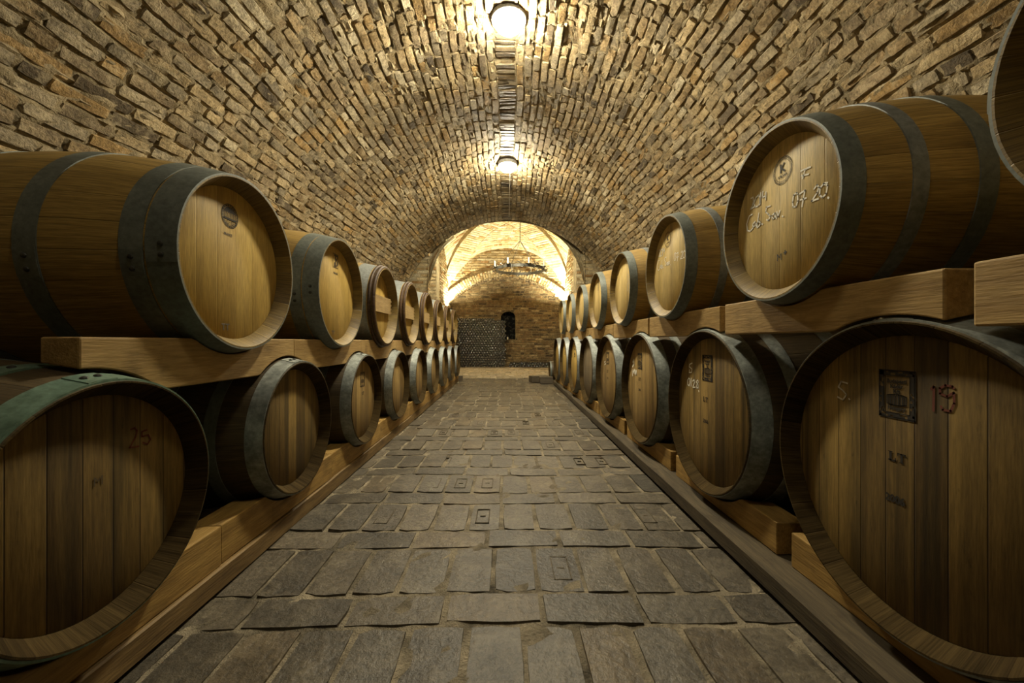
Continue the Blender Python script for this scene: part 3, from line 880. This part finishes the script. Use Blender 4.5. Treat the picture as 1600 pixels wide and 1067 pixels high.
def mark(root, name, bm, mk):
    o = bm_obj(name, bm, M[mk], root, False)
    o.location = (0, 0, root['R'])
    o.scale = (1, root['ms'], root['ms'])
    return o
EPS = 0.0012
def chalk(root, strokes, w, mk='chalk', name='chalk_writing'):
    bm = bmesh.new()
    for s in strokes: ribbon(bm, s, w, root['Xhead']+EPS)
    return mark(root, name, bm, mk)

C_UR1 = [[(-0.158,0.1124),(-0.1451,0.1122),(-0.1423,0.097),(-0.1508,0.0801),(-0.1616,0.0735),(-0.1402,0.0743)],[(-0.1125,0.108),(-0.1297,0.1056),(-0.1402,0.0875),(-0.1332,0.0719),(-0.1159,0.0703),(-0.1078,0.0762),(-0.1050,0.095),(-0.1125,0.108)],[(-0.1011,0.1124),(-0.1058,0.0712)],[(-0.0892,0.1121),(-0.0925,0.0921),(-0.0749,0.092)],[(-0.073,0.1039),(-0.0749,0.0773)],
 [(-0.1508,0.0513),(-0.1689,0.0504),(-0.1837,0.0256),(-0.18,-0.0004),(-0.1616,-0.0078),(-0.1473,-0.0007)],[(-0.1332,0.0193),(-0.1473,0.0147),(-0.1473,0.0037),(-0.1332,0.004),(-0.1311,0.0165),(-0.1262,-0.0024)],[(-0.1125,0.0433),(-0.1228,-0.0056)],[(-0.1228,0.0075),(-0.1091,0.0142),(-0.1024,0.0014),(-0.1193,-0.0066)],[(-0.0958,-0.0006),(-0.0918,-0.0035)],
 [(-0.0509,0.048),(-0.0698,0.0503),(-0.0749,0.0352),(-0.0603,0.0221),(-0.0509,0.0129),(-0.0603,0.0013),(-0.0698,0.0063)],[(-0.0295,0.0163),(-0.0416,0.012),(-0.0398,-0.0008),(-0.0295,0.0),(-0.0265,0.0153),(-0.0205,-0.0048)],[(-0.0176,0.0165),(-0.0117,-0.0015),(-0.003,0.0157)],[(0.0085,-0.0059),(0.0119,-0.0086)],
 [(0.0732,0.0468),(0.0603,0.0441),(0.055,0.0231),(0.0577,0.007),(0.0707,0.0045),(0.0783,0.0187),(0.0773,0.0396),(0.0732,0.0468)],[(0.0859,0.0383),(0.1081,0.0409),(0.1008,0.018),(0.0959,-0.0041)],[(0.0884,0.0188),(0.1129,0.0155)],
 [(0.1434,0.031),(0.1547,0.0389),(0.1613,0.0293),(0.1547,0.0161),(0.1342,-0.0012),(0.1591,-0.003)],[(0.1788,0.0328),(0.1657,0.0258),(0.1635,0.0058),(0.1745,-0.0051),(0.1873,0.0004),(0.1927,0.0221),(0.1788,0.0328)],[(0.1788,0.0338),(0.1915,0.0301)],[(0.1936,-0.0121),(0.1961,-0.0147)],
 [(0.0909,0.1067),(0.1295,0.1026)],[(0.1081,0.103),(0.0983,0.0814)],[(0.0934,0.0909),(0.1225,0.0841)]]
def k_seal(root, u, v, faint=False):
    x = root['Xhead']+EPS
    bm = bmesh.new()
    ribbon(bm, circle(0.044, 44, u, v), 0.0016, x)
    ribbon(bm, circle(0.0355, 40, u, v), 0.0014, x)
    for a0 in (0.0, math.pi/8): ribbon(bm, circle(0.0425, 8, u, v, a0), 0.0011, x)
    text_into(bm, 'K', 0.040, u, v+0.007, x, 0.0012)
    text_into(bm, 'KÁDÁR', 0.0125, u, v-0.018, x, 0.0003)
    mark(root, 'ink_stamp', bm, 'ink_faint' if faint else 'ink')
r1 = UR[1][0]
chalk(r1, C_UR1, 0.0054)
k_seal(r1, 0.0097, 0.1436)
bm = bmesh.new(); text_into(bm, 'M', 0.034, -0.006, -0.140, r1['Xhead']+EPS, 0.0); text_into(bm, '+', 0.028, 0.022, -0.130, r1['Xhead']+EPS, 0.001)
mark(r1, 'ink_stamp', bm, 'ink')
r2 = UR[2][0]
chalk(r2, [[(u+0.004, v+0.018) for u, v in s] for s in C_UR1[:-3]], 0.0042)
k_seal(r2, -0.0273, 0.1623, True)
chalk(UR[3][0], [[(0.12, 0.10), (0.13, 0.02)], [(0.15, 0.06), (0.145, -0.05)], [(0.10, 0.03), (0.105, -0.03)], [(0.16, 0.0), (0.15, -0.09)]], 0.007, 'chalk_faint')
k_seal(UR[4][0], 0.0, 0.15, True)

def frame_stamp(root, u, v, w, h, words=True, mk='ink'):
    """framed coopers' stamp: ornamented border, three lines, a barrel, one line"""
    x = root['Xhead']+EPS
    bm = bmesh.new(); bw = w*0.135
    u0, u1, v0, v1 = u-w/2, u+w/2, v-h/2, v+h/2
    rect = lambda i: [(u0+i, v0+i), (u1-i, v0+i), (u1-i, v1-i), (u0+i, v1-i), (u0+i, v0+i)]
    ribbon(bm, rect(0.0), w*0.04, x); ribbon(bm, rect(bw), w*0.03, x)
    rr = random.Random(3)
    for (a0, a1, b0, b1) in ((u0, u1, v1-bw, v1), (u0, u1, v0, v0+bw), (u0, u0+bw, v0, v1), (u1-bw, u1, v0, v1)):
        nu, nv = max(1, round((a1-a0)/(bw*0.5))), max(1, round((b1-b0)/(bw*0.5)))
        for i in range(nu):
            for j in range(nv):
                if rr.random() < 0.72:
                    quad(bm, x, a0+(a1-a0)*i/nu, a0+(a1-a0)*(i+1)/nu, b0+(b1-b0)*j/nv, b0+(b1-b0)*(j+1)/nv)
    if words:
        text_into(bm, 'Budapesti', h*0.115, u, v+h*0.275, x, 0.0005, 0.95)
        text_into(bm, 'Kádár', h*0.115, u, v+h*0.165, x, 0.0005)
        text_into(bm, 'Kft', h*0.12, u, v+h*0.055, x, 0.0005)
        text_into(bm, 'Hungary', h*0.115, u, v-h*0.295, x, 0.0006, 0.95)
    bh, bl = h*0.115, w*0.27
    out = [(u+bl*t, v-h*0.12+bh*(1-0.25*t*t)) for t in np.linspace(-1, 1, 9)] + [(u+bl*t, v-h*0.12-bh*(1-0.25*t*t)) for t in np.linspace(1, -1, 9)]
    ribbon(bm, out+[out[0]], w*0.03, x)
    for i, t in enumerate(np.linspace(-0.85, 0.85, 9)):
        ribbon(bm, [(u+bl*t, v-h*0.12+bh*(1-0.25*t*t)), (u+bl*t, v-h*0.12-bh*(1-0.25*t*t))], w*(0.05 if i % 2 else 0.03), x)
    return mark(root, 'ink_stamp', bm, mk)
def words(root, items, mk='ink'):
    bm = bmesh.new()
    for s, size, u, v, b in items: text_into(bm, s, size, u, v, root['Xhead']+EPS, b)
    return mark(root, 'ink_stamp', bm, mk)
def serif_LT(root, u, v, s, mk='ink'):
    x = root['Xhead']+EPS; bm = bmesh.new()
    def R_(a, b, c, d): quad(bm, x, u+a*s, u+b*s, v+c*s, v+d*s)
    R_(-0.85, -0.60, -0.5, 0.5); R_(-0.97, -0.48, 0.42, 0.5); R_(-0.97, -0.10, -0.5, -0.34); R_(-0.24, -0.10, -0.5, -0.10)
    R_(0.33, 0.58, -0.5, 0.5); R_(0.02, 0.90, 0.36, 0.5); R_(0.02, 0.12, 0.15, 0.5); R_(0.80, 0.90, 0.15, 0.5); R_(0.20, 0.71, -0.5, -0.42)
    return mark(root, 'ink_stamp', bm, mk)
q1 = LR[0][0]
frame_stamp(q1, -0.0155, 0.175, 0.079, 0.104)
serif_LT(q1, -0.014, 0.037, 0.021)
words(q1, [('2006', 0.022, -0.019, -0.057, 0.0010)])
chalk(q1, [[(-0.1401,0.1862),(-0.1588,0.1888),(-0.1673,0.1741),(-0.1535,0.1666),(-0.1432,0.1571),(-0.1535,0.1429),(-0.1695,0.148)],[(-0.136,0.1482),(-0.134,0.1467)]], 0.0040, 'chalk_faint')
chalk(q1, [[(0.0555,0.195),(0.0607,0.2011),(0.0597,0.1523)],[(0.0959,0.2016),(0.0935,0.2044),(0.0813,0.2059),(0.0713,0.1987),(0.0719,0.1882),(0.0844,0.1846),(0.0959,0.193),(0.0965,0.1725),(0.0905,0.157),(0.0767,0.157),(0.0735,0.1636)]], 0.0046, 'redchalk', 'red_number')
q2 = LR[1][0]
frame_stamp(q2, -0.018, 0.178, 0.082, 0.108)
serif_LT(q2, -0.033, 0.042, 0.021, 'ink')
words(q2, [('2006', 0.021, -0.033, -0.052, 0.0006)])
chalk(q2, [[(-0.1552,0.1918),(-0.1805,0.1846),(-0.183,0.1726),(-0.1577,0.1646),(-0.1611,0.1488),(-0.1847,0.1458),(-0.1805,0.159)],[(-0.189,0.119),(-0.202,0.1079),(-0.2003,0.0882),(-0.1847,0.084),(-0.1762,0.0987),(-0.1779,0.1161),(-0.189,0.119)],[(-0.1636,0.1214),(-0.1652,0.0843)],[(-0.1494,0.1092),(-0.1347,0.1183),(-0.1307,0.1073),(-0.1494,0.0803),(-0.1266,0.084)],[(-0.1028,0.1195),(-0.117,0.1086),(-0.0989,0.0992),(-0.0966,0.0845),(-0.1147,0.0824),(-0.1107,0.0961),(-0.095,0.1109),(-0.1028,0.1195)],[(-0.0935,0.0737),(-0.0919,0.0683)]], 0.0055)
q3 = LR[2][0]
frame_stamp(q3, -0.055, 0.165, 0.080, 0.100, True, 'ink')
serif_LT(q3, -0.06, 0.05, 0.02); words(q3, [('2006', 0.02, -0.06, -0.02, 0.0006)])
chalk(q3, [[(-0.20,0.15),(-0.18,0.17),(-0.17,0.14),(-0.20,0.12)],[(-0.19,0.10),(-0.18,0.08),(-0.16,0.105)],[(-0.155,0.10),(-0.15,0.075)],[(-0.14,0.10),(-0.13,0.07),(-0.12,0.10)],[(-0.205,0.09),(-0.20,0.06)]], 0.011)
q4 = LR[3][0]
frame_stamp(q4, -0.05, 0.15, 0.08, 0.10, False, 'ink_faint')
serif_LT(q4, -0.05, 0.04, 0.022); words(q4, [('2006', 0.02, -0.045, -0.016, 0.0006)], 'ink_faint')
chalk(q4, [[(-0.16,0.11),(-0.12,0.12)],[(-0.15,0.09),(-0.11,0.10)]], 0.012, 'chalk_faint')
for k in (5, 6): frame_stamp(LR[k][0], -0.03, 0.15, 0.08, 0.10, False, 'ink_faint')
# left side
p1 = UL[0][0]; x = p1['Xhead']+EPS
bm = bmesh.new(); u, v = -0.020, 0.159
ribbon(bm, circle(0.0390, 44, u, v), 0.0022, x)
for i in range(22):
    a = 2*math.pi*i/22; ribbon(bm, [(u+0.035*math.cos(a), v+0.035*math.sin(a)), (u+0.035*math.cos(a+0.17), v+0.035*math.sin(a+0.17))], 0.0038, x)
ribbon(bm, circle(0.0305, 36, u, v), 0.0014, x)
for k in range(7):
    h = 0.011+k*0.0026
    w = math.sqrt(max(0.030**2-(h+0.001)**2, 0)); quad(bm, x, u-w, u+w, v+h, v+h+0.0022)
for k in range(7):
    uu = u-0.024+k*0.008; quad(bm, x, uu-0.0014, uu+0.0014, v-0.008, v+0.011)
quad(bm, x, u-0.029, u+0.029, v-0.0135, v-0.0075)
for uu, vv, ww in ((u-0.010, v-0.021, 0.009), (u+0.010, v-0.022, 0.008)): ribbon(bm, circle(ww*0.7, 8, uu, vv), 0.002, x)
mark(p1, 'ink_stamp', bm, 'ink')
words(p1, [('FRANCE', 0.0105, -0.029, 0.0955, 0.0004)])
words(p1, [('TT', 0.030, -0.041, -0.214, 0.001)], 'ink_faint')
p2 = UL[1][0]
bm = bmesh.new(); x = p2['Xhead']+EPS
for i in range(5):
    for j in range(6):
        if random.random() < 0.6: quad(bm, x, -0.03+i*0.012, -0.03+(i+1)*0.012, 0.145+j*0.011, 0.145+(j+1)*0.011)
ribbon(bm, [(-0.032, 0.14), (0.032, 0.14), (0.032, 0.213), (-0.032, 0.213), (-0.032, 0.14)], 0.003, x)
mark(p2, 'ink_stamp', bm, 'ink_faint')
words(p2, [('FRANCE', 0.014, 0.0, 0.109, 0.0006)]); words(p2, [('TT', 0.030, -0.03, -0.215, 0.001)], 'ink_faint')
l1 = LL[0][0]
chalk(l1, [[(0.075,0.1471),(0.0846,0.1489),(0.0915,0.1408),(0.0873,0.126),(0.0723,0.1043),(0.0957,0.1015)],[(0.1173,0.1364),(0.1042,0.1353),(0.1042,0.1233),(0.1217,0.1232),(0.1277,0.1108),(0.1188,0.1008),(0.1071,0.1079)]], 0.0038, 'redchalk', 'red_number')
words(l1, [('M', 0.030, 0.0, 0.049, 0.0)], 'ink_faint')
frame_stamp(LL[2][0], 0.01, 0.12, 0.07, 0.09, False, 'ink_faint')
words(LL[2][0], [('LT', 0.03, 0.02, 0.03, 0.001)], 'ink_faint')

# ------------------------------------------------------------------ cradle blocks
def arc_lo(y, y0, zc, r):      # underside of a barrel resting above
    d = np.abs(y-y0); return np.where(d < r, zc - np.sqrt(np.maximum(r*r-d*d, 0)), 99.0)
def arc_hi(y, y0, zc, r):      # upper side of a barrel lying beneath
    d = np.abs(y-y0); return np.where(d < r, zc + np.sqrt(np.maximum(r*r-d*d, 0)), -99.0)
def block(name, xf, depth, ya, yb, zb, zt, above, below, mat, label, cat, group, tw=0.0):
    """a beam along Y with saddles cut for the barrels above and below; xf = face towards the aisle"""
    n = 48
    ys = np.linspace(ya, yb, n+1)
    sg = 1 if xf > 0 else -1
    x0, x1 = xf, xf + sg*depth
    tops, bots = [], []
    for d in (0.0, depth):
        top = np.full(n+1, zt); bot = np.full(n+1, zb)
        for (y0, zc, key, d0) in above: top = np.minimum(top, arc_lo(ys, y0, zc, rad_at(key, d0+d)))
        for (y0, zc, key, d0) in below: bot = np.maximum(bot, arc_hi(ys, y0, zc, rad_at(key, d0+d)))
        tops.append(top); bots.append(np.minimum(bot, top-0.012))
    yc, zc_ = (ya+yb)/2, zb
    bm = bmesh.new()
    R4 = []
    for i, y in enumerate(ys):
        R4.append([bm.verts.new((x, y-yc, z-zc_)) for x, z in ((0, bots[0][i]), (0, tops[0][i]), (x1-xf, tops[1][i]), (x1-xf, bots[1][i]))])
    for q, w in zip(R4, R4[1:]):
        for i in range(4): bm.faces.new((q[i], q[(i+1) % 4], w[(i+1) % 4], w[i]))
    bm.faces.new(R4[0]); bm.faces.new(list(reversed(R4[-1])))
    o = bm_obj(name, bm, M[mat], None, False)
    o.location = (xf, yc, zc_); o.rotation_euler = (0, 0, tw)
    bv = o.modifiers.new('edge', 'BEVEL'); bv.width = 0.004; bv.segments = 2; bv.limit_method = 'ANGLE'; bv.angle_limit = math.radians(50)
    return tag(o, label, cat, group)
ORD = ['first', 'second', 'third', 'fourth', 'fifth', 'sixth', 'seventh', 'eighth', 'ninth']
def rad_at(key, d):
    s = ST[key]; return bar_r(max(d, 0.0), s.L, s.r, s.R) + (0.016 if s.bar and d < 0.055 else (0.011 if key in ('LR', 'LL') else 0.007))
BD = 0.085
# upper left
yl = [t[2] for t in UL]
for k, (o, X, Y, z) in enumerate(UL):
    ya = 0.872 if k == 0 else (yl[k-1]+Y)/2 - 0.02 + 0.004
    yb = (Y+yl[k+1])/2 - 0.02 if k < 7 else Y + 0.40
    block('cradle_block', X-0.045, BD, ya, yb, 0.651, 0.790, [(Y, CAM_H+z, 'UL' if k < 2 else 'ULB', 0.045)],
          [(t[2], CAM_H+t[3], 'LL', t[1]-X+0.045) for t in LL], 'beam',
          'pale sawn timber cradle under the %s barrel of the left top row' % ORD[k], 'cradle block', 'cradles of the left top row')
# upper right
yr = [t[2] for t in UR]
for k, (o, X, Y, z) in enumerate(UR):
    ya = (yr[k-1]+Y)/2 - 0.03 if k > 0 else Y - 0.40
    yb = (Y+yr[k+1])/2 - 0.03 - 0.055 if k < 7 else Y + 0.40
    block('cradle_block', X+0.05, BD, ya, yb, 0.807, 0.924, [(Y, CAM_H+z, 'UR', 0.05)],
          [(t[2], CAM_H+t[3], 'LR', X+0.05-t[1]) for t in LR], 'beam',
          'pale sawn timber cradle under the %s barrel of the right top row' % ORD[k], 'cradle block', 'cradles of the right top row')
# lower left
yl = [t[2] for t in LL]
RAIL_T = 0.070
for k, (o, X, Y, z) in enumerate(LL):
    ya = (yl[k-1]+Y)/2 - 0.02 + 0.003 if k > 0 else Y - 0.42
    yb = (Y+yl[k+1])/2 - 0.02 if k < 8 else Y + 0.38
    block('cradle_block', X-0.045, 0.10, ya, yb, RAIL_T, 0.195, [(Y, CAM_H+z, 'LL', 0.045)], [], 'beam_low',
          'amber timber cradle on the rail under the %s barrel of the left bottom row' % ORD[k], 'cradle block', 'cradles of the left bottom row')
yr = [t[2] for t in LR]
for k, (o, X, Y, z) in enumerate(LR):
    ya = (yr[k-1]+Y)/2 - 0.0 if k > 0 else Y - 0.42
    yb = (Y+yr[k+1])/2 - 0.065 if k < 7 else Y + 0.38
    block('cradle_block', X+0.045, 0.10, ya, yb, RAIL_T, 0.178, [(Y, CAM_H+z, 'LR', 0.045)], [], 'beam_low',
          'dark amber timber cradle on the rail under the %s barrel of the right bottom row' % ORD[k], 'cradle block', 'cradles of the right bottom row')

# ------------------------------------------------------------------ rails on the floor
def rail(name, xa, xb, w, ya, yb, z0, z1, mat, label):
    """timber rail along Y, its aisle face running from xa to xb; w points away from the aisle"""
    bm = bmesh.new()
    n = 40; R4 = []
    rr = random.Random(len(label))
    for i in range(n+1):
        t = i/n; y = ya+(yb-ya)*t; x = xa+(xb-xa)*t + rr.gauss(0, 0.0012)
        zt = z1 + rr.gauss(0, 0.0008) - 0.001
        R4.append([bm.verts.new(p) for p in ((x, y, z0), (x, y, zt-0.004), (x+math.copysign(0.005, w), y, zt), (x+w, y, zt), (x+w, y, z0))])
    for q, v_ in zip(R4, R4[1:]):
        for i in range(5): bm.faces.new((q[i], q[(i+1) % 5], v_[(i+1) % 5], v_[i]))
    bm.faces.new(R4[0]); bm.faces.new(list(reversed(R4[-1])))
    return tag(bm_obj(name, bm, M[mat], None, False), label, 'rail', 'floor rails of the racks')
rail('floor_rail', -0.888, -0.945, -0.15, 0.3, 7.75, 0.004, RAIL_T, 'rail', 'long brown timber rail on the brick floor under the left rack')
rail('floor_rail', 0.798, 0.850, 0.21, 0.3, 7.25, 0.012, RAIL_T, 'rail_dark', 'long dark timber rail on the brick floor under the right rack')
rail('floor_rail', -1.55, -1.60, -0.12, 0.4, 7.75, 0.004, RAIL_T, 'rail', 'rear timber rail under the back ends of the left barrels')
rail('floor_rail', 1.55, 1.60, 0.12, 0.4, 7.25, 0.004, RAIL_T, 'rail_dark', 'rear timber rail under the back ends of the right barrels')

def sleeper(x, y, L, w, h, rz, z, mat, label):
    bm = bmesh.new(); add_box(bm, -L/2, L/2, -w/2, w/2, 0, h)
    o = bm_obj('timber_sleeper', bm, M[mat], None, False); o.location = (x, y, z); o.rotation_euler = (0, 0, rz)
    bv = o.modifiers.new('edge', 'BEVEL'); bv.width = 0.006; bv.segments = 2
    return tag(o, label, 'timber', 'loose timbers on the floor')
sleeper(0.735, 7.36, 0.24, 0.16, 0.125, 0.02, 0.0, 'plank_dark', 'short dark timber lying on the floor, in front at the end of the right rail')
sleeper(0.62, 7.66, 0.34, 0.18, 0.12, 0.30, 0.0, 'plank_dark', 'dark timber lying askew behind another at the end of the right rail')
sleeper(-0.915, 7.90, 0.08, 0.10, 0.10, 0.0, 0.0, 'plank_dark', 'small dark timber stub on the floor at the end of the left rail')

# ------------------------------------------------------------------ bottles
def bottle_mesh():
    bm = bmesh.new()
    add_lathe(bm, [(0.018, 0.0), (0.012, 0.018), (0.0, 0.030), (0.001, 0.036), (0.008, 0.0392), (0.17, 0.0392), (0.21, 0.028), (0.235, 0.0150), (0.29, 0.0140), (0.30, 0.0155), (0.30, 0.0)], 'y', 14)
    bmesh.ops.recalc_face_normals(bm, faces=bm.faces)
    me = bpy.data.meshes.new('wine_bottle'); bm.to_mesh(me); bm.free()
    me.materials.append(M['glass_bottle'])
    me.polygons.foreach_set('use_smooth', np.ones(len(me.polygons), dtype=bool))
    return me
BM_ = bottle_mesh()
spots = []
BYF = 12.02
for row in range(21):
    for col in range(18):
        if row == 20 and col >= 14: continue
        spots.append((row, -1.50 + 0.0412 + col*0.0805 + (0.040 if row % 2 else 0.0), 0.045 + row*0.0705))
rest = [s for s in spots if s[0] < 6]
indiv = [s for s in spots if s[0] >= 6]
low = [(0, 0.10 + c*0.081 + (0.04 if r else 0), 0.045 + r*0.0705) for r in range(2) for c in range(16)]
for (_, x, z) in indiv:
    o = link(bpy.data.objects.new('wine_bottle', BM_)); o.location = (x, BYF + random.uniform(-0.006, 0.006), z)
    tag(o, 'dark wine bottle lying in the tall stack against the far wall, base outward', 'bottle', 'bottles of the tall stack by the far wall')
for (_, x, z) in low:
    o = link(bpy.data.objects.new('wine_bottle', BM_)); o.location = (x, BYF + random.uniform(-0.006, 0.006), z)
    tag(o, 'dark wine bottle lying in the low two-row pile at the foot of the far wall', 'bottle', 'bottles of the low pile by the far wall')
bm = bmesh.new()
for (_, x, z) in rest:
    add_lathe(bm, [(0.018, 0.0), (0.012, 0.018), (0.0, 0.030), (0.001, 0.036), (0.008, 0.0392), (0.17, 0.0392), (0.21, 0.028), (0.235, 0.0150), (0.30, 0.0155), (0.30, 0.0)], 'y', 12, False, (x, BYF + random.uniform(-0.006, 0.006), z))
o = bm_obj('wine_bottles', bm, M['glass_bottle'])
tag(o, 'lowest rows of dark wine bottles in the tall stack against the far wall', 'bottles', None, 'stuff')
bm = bmesh.new(); add_lathe(bm, [(0, 0), (0, 0.022), (0.10, 0.022), (0.105, 0.012), (0.105, 0)], 'z', 16)
o = bm_obj('candle', bm, M['candle']); o.location = (0.03, RW+0.08, NZ0-0.02)
tag(o, 'small white candle standing in the dark wall niche', 'candle')
